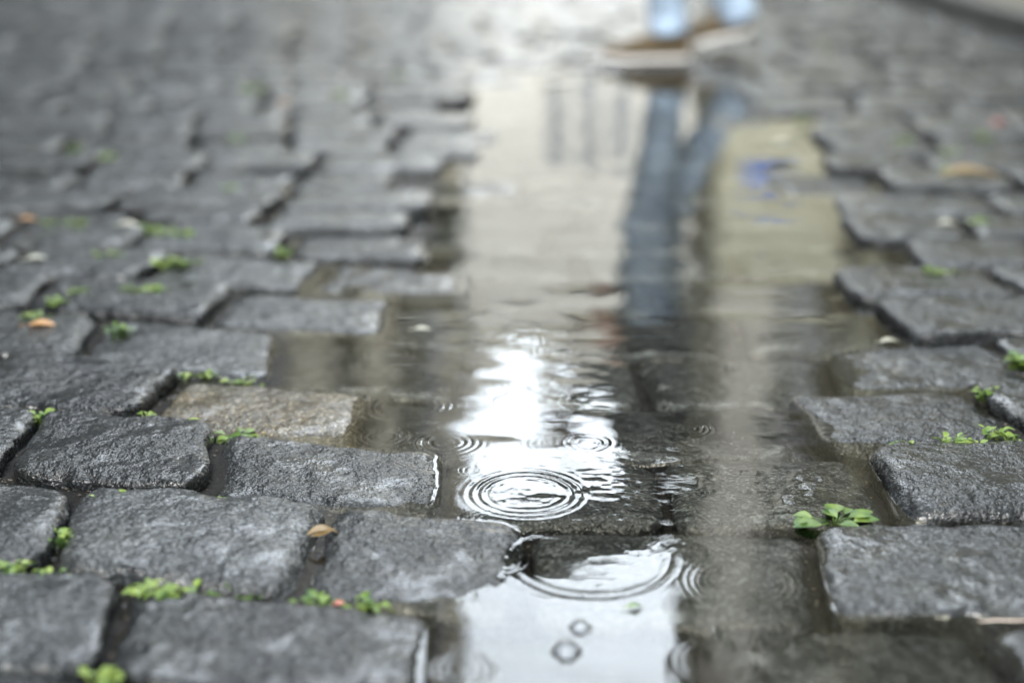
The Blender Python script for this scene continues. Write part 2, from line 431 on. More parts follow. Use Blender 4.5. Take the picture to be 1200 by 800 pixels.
wz = np.zeros_like(wx)
for (cx, cy, rad, nr, amp, lam) in DR:
    X0, Y0 = G(cx, cy); t0 = CAM_H/(sT+(cy-400)/FPX*cT); sc_ = t0/FPX
    Rw, lw = rad*sc_, lam*sc_
    r = np.hypot(wx-X0, wy-Y0); sel = r < Rw*1.5
    rr_ = r[sel]; mid = Rw-nr*lw/2; sg = nr*lw/2.2
    ang = np.arctan2(wy[sel]-Y0, wx[sel]-X0)
    env = np.exp(-((rr_-mid)/sg)**2)*(.8+.35*np.sin(ang*1.0+cx))
    if rad > 100: env = env*np.clip(.25-1.0*np.sin(ang), 0, 1)
    wz[sel] += amp*.00016*(lw/.008)*np.cos(2*math.pi*(rr_-Rw)/lw + .35*np.sin(3*ang+cy))*env
# faint crossing wavelets
wz += .000035*vnoise(wx*70, wy*70, 61)+.00016*vnoise(wx*22+wy*6, wy*34, 62)+.00050*vnoise(wx*9, wy*14, 63)
for cx, cy, q in ((650, 460, .9), (600, 395, .9), (720, 560, 1.2), (690, 440, .6), (625, 580, .7), (790, 540, 1.0)):
    X0, Y0 = G(cx, cy); env = np.exp(-(((wx-X0)/.055)**2+((wy-Y0)/.09)**2))
    wz += q*.00008*env*vnoise(wx*90+wy*25, wy*190, 64+cx)
# capillary rise where the water meets stone
depth = np.maximum(-top, 0)
wz = np.where(top > -.0008, wz*.35, wz*np.clip(depth/.004, .35, 1))
wz += .0003*np.exp(-depth/.0010)
wz[top > .012] = -.004
keep = (top < .006).reshape(sh_)
nyy, nxx = sh_
idx = np.arange(nyy*nxx).reshape(sh_)
kf = keep[:-1, :-1] | keep[1:, :-1] | keep[:-1, 1:] | keep[1:, 1:]
q = np.stack([idx[:-1, :-1], idx[:-1, 1:], idx[1:, 1:], idx[1:, :-1]], -1)[kf]
used, inv = np.unique(q, return_inverse=True); q = inv.reshape(q.shape)
me = bpy.data.meshes.new('puddle'); me.vertices.add(len(used)); me.vertices.foreach_set('co', np.stack([wx, wy, wz], 1)[used].ravel())
me.loops.add(q.size); me.loops.foreach_set('vertex_index', q.ravel().astype(np.int32))
me.polygons.add(len(q)); me.polygons.foreach_set('loop_start', np.arange(0, q.size, 4, dtype=np.int32))
me.polygons.foreach_set('loop_total', np.full(len(q), 4, dtype=np.int32)); me.update(); me.validate()
me.polygons.foreach_set('use_smooth', [True]*len(me.polygons))
tag(link('puddle', me, M['water']), 'shallow rain puddle with drop rings mirroring houses and a walker', kind='structure')
print('WATER', len(used))

# ------------------------------------------------------------------ ground, kerb, pavement
def bedz(x, y):
    d = pud_sd(x, y); k = np.clip((d-.02)/.16, 0, 1); k = k*k*(3-2*k)
    return -.028*(1-k)+.0005*k+.0045*vnoise(x*12, y*12, 71)+.0025*vnoise(x*40, y*40, 72)+.0010*vnoise(x*120, y*120, 73)
xs = np.concatenate([np.arange(-4, -1.1, .06), np.arange(-1.1, 1.1, .009), np.arange(1.1, KERB_X, .04), [KERB_X]])
ys = np.concatenate([np.arange(.2, .8, .05), np.arange(.8, 2.4, .009), np.arange(2.4, 9.2, .05)])
XX, YY = np.meshgrid(xs, ys); n = len(xs); ZZ = bedz(XX.ravel(), YY.ravel())
V = np.stack([XX.ravel(), YY.ravel(), ZZ], 1).tolist(); F = []
for j in range(len(ys)-1):
    for i in range(n-1): F.append((j*n+i, j*n+i+1, (j+1)*n+i+1, (j+1)*n+i))
tag(mesh('roadbed', V, F, M['soil']), 'dark wet soil in the joints between the setts', kind='structure')
# sand grains and crumbs lying in the joints
gxx = rng.uniform(-1.0, 1.0, 60000); gyy = rng.uniform(.85, 2.5, 60000); free = np.ones(len(gxx), bool)
for s_ in stones:
    cen, ux, uy, a, b = stone_frame(s_)
    sel = np.where((np.abs(gxx-cen[0]) < a+.02) & (np.abs(gyy-cen[1]) < b+.03))[0]
    if not len(sel): continue
    A_ = np.linalg.norm(ux); B_ = np.linalg.norm(uy); Mi = np.linalg.inv(np.stack([ux/A_, uy/B_], 1))
    l = np.stack([gxx[sel]-cen[0], gyy[sel]-cen[1]], 1) @ Mi.T
    free[sel[s_['d_in'](l[:, 0], l[:, 1]) > -.0015]] = False
gxx, gyy = gxx[free][:3200], gyy[free][:3200]; gz = bedz(gxx, gyy); gb = MB()
oc = [(1,0,0),(-1,0,0),(0,1,0),(0,-1,0),(0,0,1),(0,0,-1)]; of = [(0,2,4),(2,1,4),(1,3,4),(3,0,4),(2,0,5),(1,2,5),(3,1,5),(0,3,5)]
for x, y, z in zip(gxx, gyy, gz):
    r = random.uniform(.0007, .0024); e = [random.uniform(.6, 1.3) for _ in oc]
    gb.add([(x+p[0]*r*q, y+p[1]*r*q, z+r*.5+p[2]*r*q*.7) for p, q in zip(oc, e)], of)
tag(gb.build('gravel', plain('joint_grit', (.045, .038, .028), .6, .8, 300), smooth=False), 'dark sand grains and crumbs in the joints', kind='stuff')
b = MB(); b.box(-300, 300, -300, 600, -.5, -.05); tag(b.build('ground', M['asphalt']), 'wet ground beyond the paving', kind='structure')
b = MB(); b.box(-60, KERB_X, 8.2, 59, -.045, -.004); tag(b.build('street', M['asphalt']), 'wet street running on towards the houses', kind='structure')
y = .0; k = MB()
while y < 30:
    l = random.uniform(.9, 1.1); k.box(KERB_X+.002, KERB_X+.14, y, y+l-.008, -.06, .105+random.uniform(-.002, .002)); y += l
tag(k.build('kerb', M['kerb'], bevel=.008), 'grey stone kerb along the right of the street', kind='structure')
b = MB(); b.box(KERB_X+.150, 12, -2, 30, -.045, .098); tag(b.build('sidewalk', M['slab']), 'pale pavement behind the kerb', kind='structure')

# ------------------------------------------------------------------ weeds and leaves
def leaf_geo(mb, base, az, ln, wd, tilt, curl, roll=0):
    nseg = 6; ca, sa = math.cos(az), math.sin(az); vs = []
    z = 0; x = 0; a = tilt
    prof = [.06, .55, .95, 1, .8, .45, .04]
    for i in range(nseg+1):
        w = wd/2*prof[i]
        for sgn in (-1, 0, 1):
            lx, ly, lz = x, sgn*w, z + (abs(sgn)*w*.35)
            vs.append((base[0]+lx*ca-ly*sa, base[1]+lx*sa+ly*ca, base[2]+lz+ly*roll))
        x += ln/nseg*math.cos(a); z += ln/nseg*math.sin(a); a -= curl/nseg
    fs = []
    for i in range(nseg):
        for j in (0, 1): q = i*3+j; fs.append((q, q+1, q+4, q+3))
    mb.add(vs, fs)
def weed(px, py, wpx, n, label, z=.010, matn='weed', flat=.4, seed=0):
    X, Y = G(px, py, z); t = (CAM_H-z)/(sT+(py-400)/FPX*cT); w = wpx/FPX*t
    rnd = random.Random(seed or int(px*7+py)); mb = MB()
    for k in range(n):
        u = rnd.uniform(-.5, .5); bx = u*w*.72; by = rnd.uniform(-.004, .004); lift = rnd.uniform(-.006, .001)
        ln = rnd.uniform(.006, .017)*min(1.7, max(.8, w/.05))
        # thin stem then a leaf
        az = rnd.uniform(0, 6.28); hx, hy = math.cos(az)*.006, math.sin(az)*.004
        mb.tube([(bx, by, -.016), (bx+hx*.4, by+hy*.4, lift-.004), (bx+hx, by+hy, lift)], [.0007, .0006, .0005], 5)
        leaf_geo(mb, (bx+hx, by+hy, lift), az, ln, ln*rnd.uniform(.5, .75), rnd.uniform(-.15, flat), rnd.uniform(-.3, .9), rnd.uniform(-.4, .4))
    o = mb.build('weed', M[matn], smooth=True); o.location = (X, Y, z)
    tag(o, label, 'weed', 'weeds growing in the joints')
W = [
 (22, 662, 44, 9, 'small green weed at left frame edge in the joint beside a grey sett'),
 (75, 623, 40, 9, 'green weed leaning over the dark joint near the left edge'),
 (140, 583, 54, 9, 'three-leaved weed cluster where two joints meet in the left middle'),
 (258, 590, 72, 11, 'broad green weed under the corner of a clear sett left of centre'),
 (190, 688, 62, 14, 'dense bright weed tuft in the second joint from the bottom'),
 (238, 694, 44, 6, 'pale flat weed leaves just right of the dense bright tuft'),
 (285, 566+128, 26, 6, 'small dark weed at right end of the dense tuft joint'),
 (60, 672, 36, 6, 'thin green weed strip between two lower left setts'),
 (115, 790, 34, 9, 'upright green sprig in the joint at the bottom left edge'),
 (368, 703, 40, 6, 'low olive weed by the water left of the bottom middle'),
 (425, 706, 44, 8, 'pale green weed with a pinkish bit at the puddle rim'),
 (206, 499, 52, 10, 'bright weed cluster at the near side of the brownish sett'),
 (290, 508, 62, 14, 'dark green sprawling weed at the corner of the brownish sett'),
 (237, 437, 48, 9, 'green weed above the brownish sett on its left'),
 (286, 444, 38, 7, 'flat green weed above the brownish sett on its right'),
 (124, 427, 26, 5, 'tiny yellow-green weed in the joint far left of the brownish sett'),
 (40, 485, 36, 8, 'bright little weed in the joint near the left frame edge'),
 (112, 494, 18, 5, 'tiny star-shaped weed in the joint below the long left sett'),
 (168, 487, 20, 4, 'thin sprout beside the steep dark joint of the long left sett'),
 (140, 384, 34, 10, 'dark tuft of weed under the rough sett edge at left'),
 (40, 368, 30, 8, 'blurred green weed just above an orange leaf'),
 (62, 352, 22, 6, 'small blurred weed up the slanting joint from the orange leaf'),
 (85, 340, 26, 6, 'blurred yellow-green weed at top of the slanting joint'),
 (180, 337, 50, 8, 'long low strip of yellow-green weed in the joint'),
 (145, 337, 20, 4, 'small low weed left of the long yellow-green strip'),
 (125, 297, 34, 7, 'blurred yellow-green weed in a flat joint at left'),
 (205, 306, 46, 12, 'large blurred weed clump at a joint crossing, left of centre'),
 (208, 272, 42, 10, 'blurred bright weed above the large clump'),
 (175, 266, 18, 5, 'small blurred weed right of a white scrap'),
 (331, 293, 20, 6, 'lone blurred weed in the joint near the puddle left side'),
 (268, 219, 20, 7, 'blurred bright weed at the top of a dark slanting gap'),
 (57, 257, 16, 4, 'faint green weed beside a small orange leaf'),
 (88, 258, 24, 5, 'faint green weed in the joint right of the small orange leaf'),
 (128, 182, 22, 6, 'far blurred yellow-green weed at upper left'),
 (85, 172, 20, 6, 'far blurred weed at upper left near a dark gap'),
 (295, 103, 34, 9, 'far blurred green weed high in the picture left of centre'),
 (280, 160, 22, 6, 'far blurred green weed below the high one left of centre'),
 (402, 110, 22, 6, 'far blurred weed nearest the bright wet patch'),
 (465, 86, 16, 5, 'far tiny weed at the edge of the bright wet patch'),
 (1061, 515, 20, 3, 'single upright green leaf sprout at the right sett edge'),
 (1113, 512, 32, 7, 'pale green weed in the joint right of the single sprout'),
 (1140, 518, 34, 6, 'low green weed strip along the right joint'),
 (1168, 502, 30, 8, 'bright weed by the dark gap near the right frame edge'),
 (1188, 510, 26, 6, 'bright weed touching the right frame edge below the gap'),
 (1192, 418, 26, 11, 'tall bright weed at the right frame edge'),
 (1154, 457, 30, 8, 'bright weed at the top of the dark gap on the right'),
 (1102, 315, 34, 6, 'blurred low weed on the right beyond the clear setts'),
 (1150, 257, 24, 8, 'blurred bright weed at right above the dark gap'),
 (1108, 198, 28, 9, 'blurred bright weed left of the big brown leaf'),
 (1112, 176, 18, 5, 'small blurred weed above the one by the brown leaf'),
 (1060, 163, 20, 7, 'far blurred bright weed among the right setts'),
 (940, 138, 18, 5, 'far blurred weed by dark gaps right of the shoes'),
 (1152, 158, 18, 5, 'far blurred weed near the small red leaf'),
]
for k, (px, py, w, n, lab) in enumerate(W):
    zz = .004 if 230 < px < 470 and py > 420 else (.016 if py > 420 else .022); n = n if py > 420 else int(n*1.6)
    weed(px, py, w, int(n*2.3), lab, z=zz, matn='weed_deep' if k in (6, 9, 12, 19) else 'weed')
# drowned leaves cluster at right
sub = [(-34, -3, .6, 2.9, 30), (-4, -8, 1.45, 1.2, 38), (-20, 9, .1, 3.3, 44), (22, -4, .4, .1, 38), (8, 9, .2, 6.0, 30), (30, 4, .3, .2, 42), (-42, 2, .2, 3.6, 26), (4, -3, 1.2, 2.2, 30), (40, -6, .4, .7, 28), (16, -9, .6, 1.0, 24)]
mb = MB(); X0, Y0 = G(978, 610, .001)
for dx, dy, tl, az, lpx in sub:
    X, Y = G(978+dx*.75, 610+dy*.7, .001); ln = lpx*.00062
    mb.tube([(0, 0, -.008), ((X-X0)*.5, (Y-Y0)*.5, -.001), (X-X0, Y-Y0, .0004)], [.0007, .0006, .0005], 5)
    leaf_geo(mb, (X-X0, Y-Y0, .0005), az, ln, ln*.8, .03*tl, .06, .0)
o = mb.build('weed', M['weed_deep'], smooth=True); o.location = (X0, Y0, .002)
tag(o, 'broad-leaved green weed floating in the wide flooded joint at right', 'weed', 'weeds growing in the joints')
def scrap(px, py, lpx, az, matn, label, z=.016, name='fallen_leaf', asp=.5, curl=.5, cat='leaf'):
    X, Y = G(px, py, z); t = (CAM_H-z)/(sT+(py-400)/FPX*cT); ln = lpx/FPX*t; mb = MB()
    leaf_geo(mb, (-ln/2*math.cos(az), -ln/2*math.sin(az), 0), az, ln, ln*asp, .15, curl)
    mb.tube([(-ln/2*math.cos(az), -ln/2*math.sin(az), 0), (-ln*.75*math.cos(az), -ln*.75*math.sin(az), .001)], [.0006, .0005], 5)
    o = mb.build(name, M[matn], smooth=True); o.location = (X, Y, z); tag(o, label, cat, 'fallen leaves on the street')
scrap(50, 381, 36, .1, 'leaf_orange', 'blurred orange leaf on a grey sett at left', .021)
scrap(32, 257, 22, 0, 'leaf_orange', 'small blurred orange leaf at upper left frame edge', .022)
scrap(335, 121, 20, .3, 'leaf_orange', 'far blurred orange leaf among the upper left setts', .022)
scrap(150, 264, 28, 0, 'leaf_pale', 'blurred white scrap-like leaf in a joint at left', .024, asp=.6)
scrap(43, 303, 26, .4, 'leaf_pale', 'blurred whitish leaf on a slanting joint at far left', .024)
scrap(1112, 262, 24, 0, 'leaf_pale', 'blurred white leaf at right by the dark gap', .024, asp=.6)
scrap(918, 168, 20, 0, 'leaf_pale', 'round blurred white petal right of the mirrored legs', .016, asp=1)
scrap(88, 497, 26, .1, 'leaf_pale', 'small pale leaf lying in a joint at left', .014)
scrap(1140, 205, 80, .05, 'leaf_brown', 'large blurred brown leaf on the right setts', .024, asp=.4)
scrap(1172, 144, 22, .3, 'leaf_red', 'small blurred red leaf at upper right', .024)
scrap(744, 710, 22, .3, 'weed_deep', 'small green leaf floating in the bright mirrored sky', .0015)
scrap(398, 707, 12, .3, 'leaf_red', 'tiny pinkish petal beside weed at the puddle rim', .006, asp=.9)
scrap(495, 386, 22, .1, 'leaf_pale', 'small pale curled leaf floating by the left puddle side', .003)
scrap(1043, 400, 26, .2, 'leaf_pale', 'small white scrap-like leaf by the slanting right joint', .006)
# curled dead leaf by the silver joint
X0, Y0 = G(382, 622, .012); mb = MB()
leaf_geo(mb, (-.016, -.008, 0), .45, .034, .014, .3, 1.2); leaf_geo(mb, (-.012, -.012, .001), .25, .022, .010, -.1, -.8)
o = mb.build('dead_leaf', M['leaf_brown'], smooth=True); o.location = (X0, Y0, .012)
tag(o, 'curled brown dead leaf at the sett corner above the silver joint', 'leaf', 'fallen leaves on the street')
# twig at the right edge
X0, Y0 = G(1180, 727, .008); mb = MB(); mb.tube([(-.022, 0, 0), (-.01, .001, .001), (.004, 0, .001), (.02, -.001, .002)], [.0005, .0008, .0008, .0006], 8)
o = mb.build('straw', plain('straw_pale', (.45, .38, .33), .4), smooth=True); o.location = (X0, Y0, .007)
tag(o, 'thin pale straw lying in the joint at the right frame edge', 'straw')

# bubbles and beads
mg, nt, b = mat('bubble_film'); b.inputs['Base Color'].default_value = (1, 1, 1, 1); nt.nodes.remove(b)
fr = N(nt, 'ShaderNodeFresnel', IOR=1.33); gl = N(nt, 'ShaderNodeBsdfGlossy', Roughness=.01); tr = N(nt, 'ShaderNodeBsdfTransparent', Color=(.93, .94, .95, 1)); mx = N(nt, 'ShaderNodeMixShader')
L(nt, fr.outputs[0], mx.inputs[0]); L(nt, tr.outputs[0], mx.inputs[1]); L(nt, gl.outputs[0], mx.inputs[2]); L(nt, mx.outputs[0], nt.nodes['Material Output'].inputs[0])
def bubble(px, py, rpx, lab):
    X, Y = G(px, py); t = CAM_H/(sT+(py-400)/FPX*cT); r = rpx/FPX*t; vs = []; fs = []; ns, nr = 64, 14
    for i in range(nr):
        a = math.pi/2*i/nr*.98
        for k in range(ns): vs.append((r*math.cos(a)*math.cos(2*math.pi*k/ns), r*math.cos(a)*math.sin(2*math.pi*k/ns), r*.8*math.sin(a)))
    # foot of the film flares into the water
    for k in range(ns): vs.append((r*1.25*math.cos(2*math.pi*k/ns), r*1.25*math.sin(2*math.pi*k/ns), -.0003))
    for i in range(nr-1):
        for k in range(ns): fs.append((i*ns+k, i*ns+(k+1) % ns, (i+1)*ns+(k+1) % ns, (i+1)*ns+k))
    fs.append(tuple((nr-1)*ns+k for k in range(ns)))
    for k in range(ns): fs.append((nr*ns+k, nr*ns+(k+1) % ns, (k+1) % ns, k))
    o = mesh('bubble', vs, fs, mg); o.location = (X, Y, .0002); tag(o, lab, 'bubble', 'bubbles on the puddle')
bubble(664, 763, 15, 'larger lower of two clear bubbles on the bright mirrored sky')
bubble(680, 735, 11, 'smaller upper of two clear bubbles on the bright mirrored sky')

# ------------------------------------------------------------------ houses mirrored in the water
def window(parent, x0, x1, z0, z1, y, mglass, mframe, off=.12):
    f = MB(); t = .09
    f.box(x0, x0+t, y-.05, y+.03, z0, z1); f.box(x1-t, x1, y-.05, y+.03, z0, z1)
    f.box(x0+t, x1-t, y-.05, y+.03, z0, z0+t); f.box(x0+t, x1-t, y-.05, y+.03, z1-t, z1)
    xm = (x0+x1)/2; f.box(xm-.03, xm+.03, y-.045, y+.02, z0+t, z1-t)
    w = f.build('window', mframe, parent)
    p = MB(); p.box(x0+t, x1-t, y-.02, y-.01, z0+t, z1-t); p.build('pane', mglass, w)
    s = MB(); s.box(x0-.12, x1+.12, y-.18, y-.052, z0-.12, z0-.004); s.build('sill', mframe, w)
MG = plain('window_glass', (.03, .035, .04), .06, .1); MFR = plain('window_frame_paint', (.55, .55, .52), .5)
cream = plain('cream_plaster', (.76, .735, .66), .8, .06, .6, .01, 8)
olive = plain('olive_plaster', (.36, .345, .24), .8, .08, .6, .01, 8)
dark_ol = plain('dark_olive_stone', (.13, .125, .085), .8, .15, .8, .01, 6)
greyp = plain('grey_plaster', (.33, .34, .36), .8, .1, .6, .01, 8)
rooft = plain('roof_tile', (.16, .12, .10), .7, .2, 2, .02, 10)
pale = plain('pale_stone', (.56, .53, .42), .7, .08, 1, .01, 8)

# far cream house closing the street: a gabled row of dormers
D = 60.0
def XD(px, py): # lateral place of a mirrored photo position on the plane y=D
    zc_ = 1/(cT-(py-400)/FPX*sT); return (px-600)/FPX*zc_
def HD(py, D): return math.tan(PITCH+math.atan((py-400)/FPX))*D-CAM_H
A = empty('cream_house', (0, D, 0)); tag(A, 'tall cream house with three pointed gables closing the street, mirrored in the puddle', 'building')
w = MB(); ev = HD(418, D)
w.box(-9, 14, 0, 10, 0, ev); w.build('wall', cream, A)
def sil(name, pts, dep, m_):
    P3 = [(XD(x, y)*D, max(ev-.5, HD(y, D))) for x, y in pts]; n = len(P3); g = MB()
    g.add([(x, .1, z) for x, z in P3]+[(x, .1+dep, z) for x, z in P3], [tuple(range(n)), tuple(range(2*n-1, n-1, -1))]+[(k, (k+1) % n, n+(k+1) % n, n+k)[::-1] for k in range(n)])
    g.build(name, m_, A)
sil('gable', [(440, 405), (604, 405), (600, 418), (575, 446), (556, 500), (540, 505), (500, 440), (440, 430)], 5, cream)
sil('turret', [(630, 405), (649, 405), (648, 470), (641, 508), (637, 508), (631, 470)], 1.2, cream)
sil('gable', [(652, 405), (840, 405), (840, 470), (790, 500), (745, 520), (705, 468), (654, 452)], 5, cream)
c = MB(); c.box(-9.2, 14.2, -.35, -.004, ev-1.4, ev-.8); c.build('cornice', pale, A)
MC = plain('curtained_glass', (.30, .31, .32), .3, .1)
for px_ in (652, 690, 727): window(A, XD(px_, 150)*D-.42, XD(px_, 150)*D+.42, HD(96, D), HD(205, D), -.02, MC, MFR)
for zz in (2.0, 6.5, 11.0, 15.2):
    for xx in (-6, -3.2, 7.8, 10.5):
        window(A, xx-.45, xx+.45, zz, zz+2.3, -.02, MG, MFR)
# left grey house
D2 = 25.0; B = empty('grey_house', (XD(546, 600)*D2, D2, 0), 0); tag(B, 'tall grey house with pale pilasters left of the cream house, mirrored in the puddle', 'building')
Ht = 20
w = MB(); w.box(-14, 0, 0, 1.2, 0, 11); w.box(-5.2, 0, .003, 1.2, 11.002, Ht); w.build('wall', greyp, B)
x0 = XD(546, 600)*D2
def pil(parent, D, xo, pa, pb, za, zb, m_, nm='pilaster', dy=.25):
    b = MB(); b.box(XD(pa, 450)*D-xo, XD(pb, 450)*D-xo, -dy, -.003, za, zb); return b.build(nm, m_, parent)
pil(B, D2, x0, 428, 462, 0, 17, pale); pil(B, D2, x0, 520, 541, 0, 18, pale, dy=.2); pil(B, D2, x0, 464, 500, 6.2, 17, dark_ol, 'dark_panel', .1)
pil(B, D2, x0, 395, 425, 5, 17, dark_ol, 'dark_panel', .1); pil(B, D2, x0, 340, 392, 0, 11, pale)
pil(B, D2, x0, 503, 543, 5.6, 6.9, dark_ol, 'balcony', .9)
for zz in (3, 7.6, 11.5, 15):
    for xx in (-1.35,): window(B, xx-.3, xx+.35, zz, zz+1.9, -.02, MG, MFR)
for zz in (3, 7.6):
    for xx in (-5.2, -7.5, -9.8, -12): window(B, xx-.5, xx+.5, zz, zz+1.9, -.02, MG, MFR)
# right olive house
D3 = 18.0; x0 = XD(808, 500)*D3; Cc = empty('olive_house', (x0, D3, 0), 0); tag(Cc, 'olive plastered house with pale pilaster and blue sign, mirrored at the puddle right', 'building')
w = MB(); w.box(0, 12, 0, 1.0, 0, 14.5); w.build('wall', dark_ol, Cc)
def pan(pa, pb, ya, yb, m_, nm, dy):
    za, zb = HD(ya, D3), HD(yb, D3); q = (ya+yb)/2
    b = MB(); b.box(XD(pa, q)*D3-x0, XD(pb, q)*D3-x0, -dy, -.003, za, zb); return b.build(nm, m_, Cc)
pan(840, 988, 120, 332, plain('shop_plaster', (.64, .63, .48), .8, .05, 1), 'shop_front', .3)
pan(832, 886, 336, 900, cream, 'pilaster', .25)
pan(926, 950, 345, 520, greyp, 'drainpipe_panel', .1)
pan(990, 1010, 100, 900, olive, 'pilaster', .25); pan(1060, 1250, 60, 900, olive, 'plaster_panel', .2)
for ya in (350, 500, 640):
    za, zb = HD(ya, D3), HD(ya+85, D3); xa, xb = XD(893, ya+40)*D3-x0, XD(922, ya+40)*D3-x0
    window(Cc, xa, xb, za, zb, -.05, MG, MFR)
xs_, zs_ = XD(895, 203)*D3-x0, HD(203, D3)
sg = empty('street_sign', (x0+xs_, D3-.34, zs_)); tag(sg, 'small blue sign plate with white line on the olive house', 'sign')
b = MB(); b.box(-.30, .30, -.02, .02, -.20, .20); b.build('plate', plain('sign_blue', (.20, .31, .74), .4), sg)
b = MB(); b.box(-.14, .25, -.026, -.021, -.10, .10); b.build('white_band', plain('sign_white', (.7, .72, .8), .5), sg)

# unseen house fronts added either side and behind to block sky light
def front(name, loc, rz, wid, dep, ht, m_, lab):
    h = empty(name, loc, rz); tag(h, lab, 'building')
    w = MB(); w.box(-wid/2, wid/2, 0, dep, -.06, ht); w.build('wall', m_, h)
    c = MB(); c.box(-wid/2-.1, wid/2+.1, -.3, -.003, ht-.8, ht-.3); c.build('cornice', pale, h)
    r_ = MB(); r_.add([(-wid/2, -.2, ht+.002), (wid/2, -.2, ht+.002), (wid/2, dep, ht+.002), (-wid/2, dep, ht+.002), (-wid/2, dep/2, ht+2.4), (wid/2, dep/2, ht+2.4)], [(0, 1, 5, 4), (2, 3, 4, 5), (0, 4, 3), (1, 2, 5), (0, 3, 2, 1)]); r_.build('roof', rooft, h)
    n = int(wid/2.6)
    for i in range(n):
        xx = -wid/2+wid*(i+.5)/n
        for zz in np.arange(1.3, ht-2.6, 3.3): window(h, xx-.5, xx+.5, float(zz), float(zz)+1.9, -.01, MG, MFR)
dark_front = plain('darkened_front_stone', (.06, .06, .055), .8, .15, .8)  # unseen left wall coloured dark so the upper-left setts mirror less light
front('sky_block_front', (-5.4, 6, 0), R(90), 30, 6, 12.5, dark_front, 'unseen dark house front added along the left to block sky light')
front('sky_block_front', (4.4, 2, 0), R(-90), 26, 6, 8.5, olive, 'unseen olive house front added along the right to block sky light')
front('sky_block_front', (0, -45, 0), R(180), 24, 6, 11, greyp, 'unseen grey house added behind the viewer to block sky light')

# ------------------------------------------------------------------ the walker
PXo, PYo = .475, 4.62
P_ = empty('person', (PXo, PYo, 0)); tag(P_, 'walker in light blue jeans and dark jacket striding left under an umbrella', 'person')
denim = plain('light_denim', (.26, .34, .44), .8, .35, 14, .006, 30); jack = plain('dark_jacket', (.03, .03, .038), .7, .3, 8, .004, 30)
skin = plain('skin', (.55, .36, .27), .5, .05, 10); hair = plain('brown_hair', (.08, .05, .03), .5, .3, 60, .003, 200)
tan = plain('tan_suede', (.060, .043, .020), .8, .25, 30, .002, 150); sole = plain('white_rubber', (.48, .47, .45), .5, .06, 20); orange = plain('orange_tab', (.35, .07, .02), .5)
def skinmesh(name, verts, edges, radii, root, m_, parent, sub=2, loc=None):
    me = bpy.data.meshes.new(name); me.from_pydata(verts, edges, [])
    o = link(name, me, m_, parent); o.modifiers.new('skin', 'SKIN')
    sv = me.skin_vertices[0].data
    for i, r in enumerate(radii): sv[i].radius = r if isinstance(r, tuple) else (r, r)
    sv[root].use_root = True
    o.modifiers['skin'].use_smooth_shade = True
    s_ = o.modifiers.new('sub', 'SUBSURF'); s_.levels = sub; s_.render_levels = sub
    return o
# local frame: faces -x. y = towards/away from the camera; left leg nearer
V = [(0,0,.90),(0,0,1.05),(0,0,1.22),(0,0,1.38),(-.01,0,1.47),(-.02,0,1.55),(-.025,0,1.66),(-.02,0,1.73),(-.115,0,1.62),
     (-.0,-.09,.88),(-.035,-.10,.48),(.015,-.10,.09),(-.10,-.10,.03),
     (.0,.09,.88),(.055,.10,.50),(.262,.10,.125),(.225,.10,.10),
     (0,-.17,1.39),(-.02,-.22,1.12),(-.14,-.24,.90),(-.17,-.24,.83),
     (0,.17,1.39),(-.12,.22,1.15),(-.26,.12,1.24),(-.30,.08,1.29)]
Ed = [(0,1),(1,2),(2,3),(3,4),(4,5),(5,6),(6,7),(5,8),(0,9),(9,10),(10,11),(11,12),(0,13),(13,14),(14,15),(15,16),(3,17),(17,18),(18,19),(19,20),(3,21),(21,22),(22,23),(23,24)]
Rr = [.13,.115,.125,.12,.055,.07,.088,.06,.02,.085,.052,.032,.026,.085,.052,.032,.026,.06,.042,.03,.03,.06,.042,.03,.03]
def hand(base, dirs, side):
    bi = base; bx = Vector(V[bi])
    for k in range(4):
        off = Vector((0, 0, 0)) + dirs[1]*(.024-.016*k)
        root = bx + dirs[0]*.03 + off; ln = [.072, .08, .075, .058][k]
        p1 = root + dirs[0]*ln*.4 + dirs[2]*.004; p2 = p1 + dirs[0]*ln*.3 + dirs[2]*.014; p3 = p2 + dirs[0]*ln*.2 + dirs[2]*.02
        n0 = len(V); V.extend([tuple(root), tuple(p1), tuple(p2), tuple(p3)]); Ed.extend([(bi, n0), (n0, n0+1), (n0+1, n0+2), (n0+2, n0+3)]); Rr.extend([.010, .0085, .008, .007])
    t1 = bx + dirs[1]*.035 + dirs[2]*.012; t2 = t1 + dirs[1]*.012 + dirs[0]*.03 + dirs[2]*.012; t3 = t2 + dirs[0]*.025+dirs[2]*.006
    n0 = len(V); V.extend([tuple(t1), tuple(t2), tuple(t3)]); Ed.extend([(bi, n0), (n0, n0+1), (n0+1, n0+2)]); Rr.extend([.012, .0095, .008])
hand(20, (Vector((-.25, 0, -.97)), Vector((-.97, 0, .25)), Vector((0, .9, .1))), -1)
hand(24, (Vector((-.8, -.35, .3)), Vector((.2, 0, .95)), Vector((-.1, -.95, 0))), 1)
body = skinmesh('body', V, Ed, Rr, 0, skin, P_)
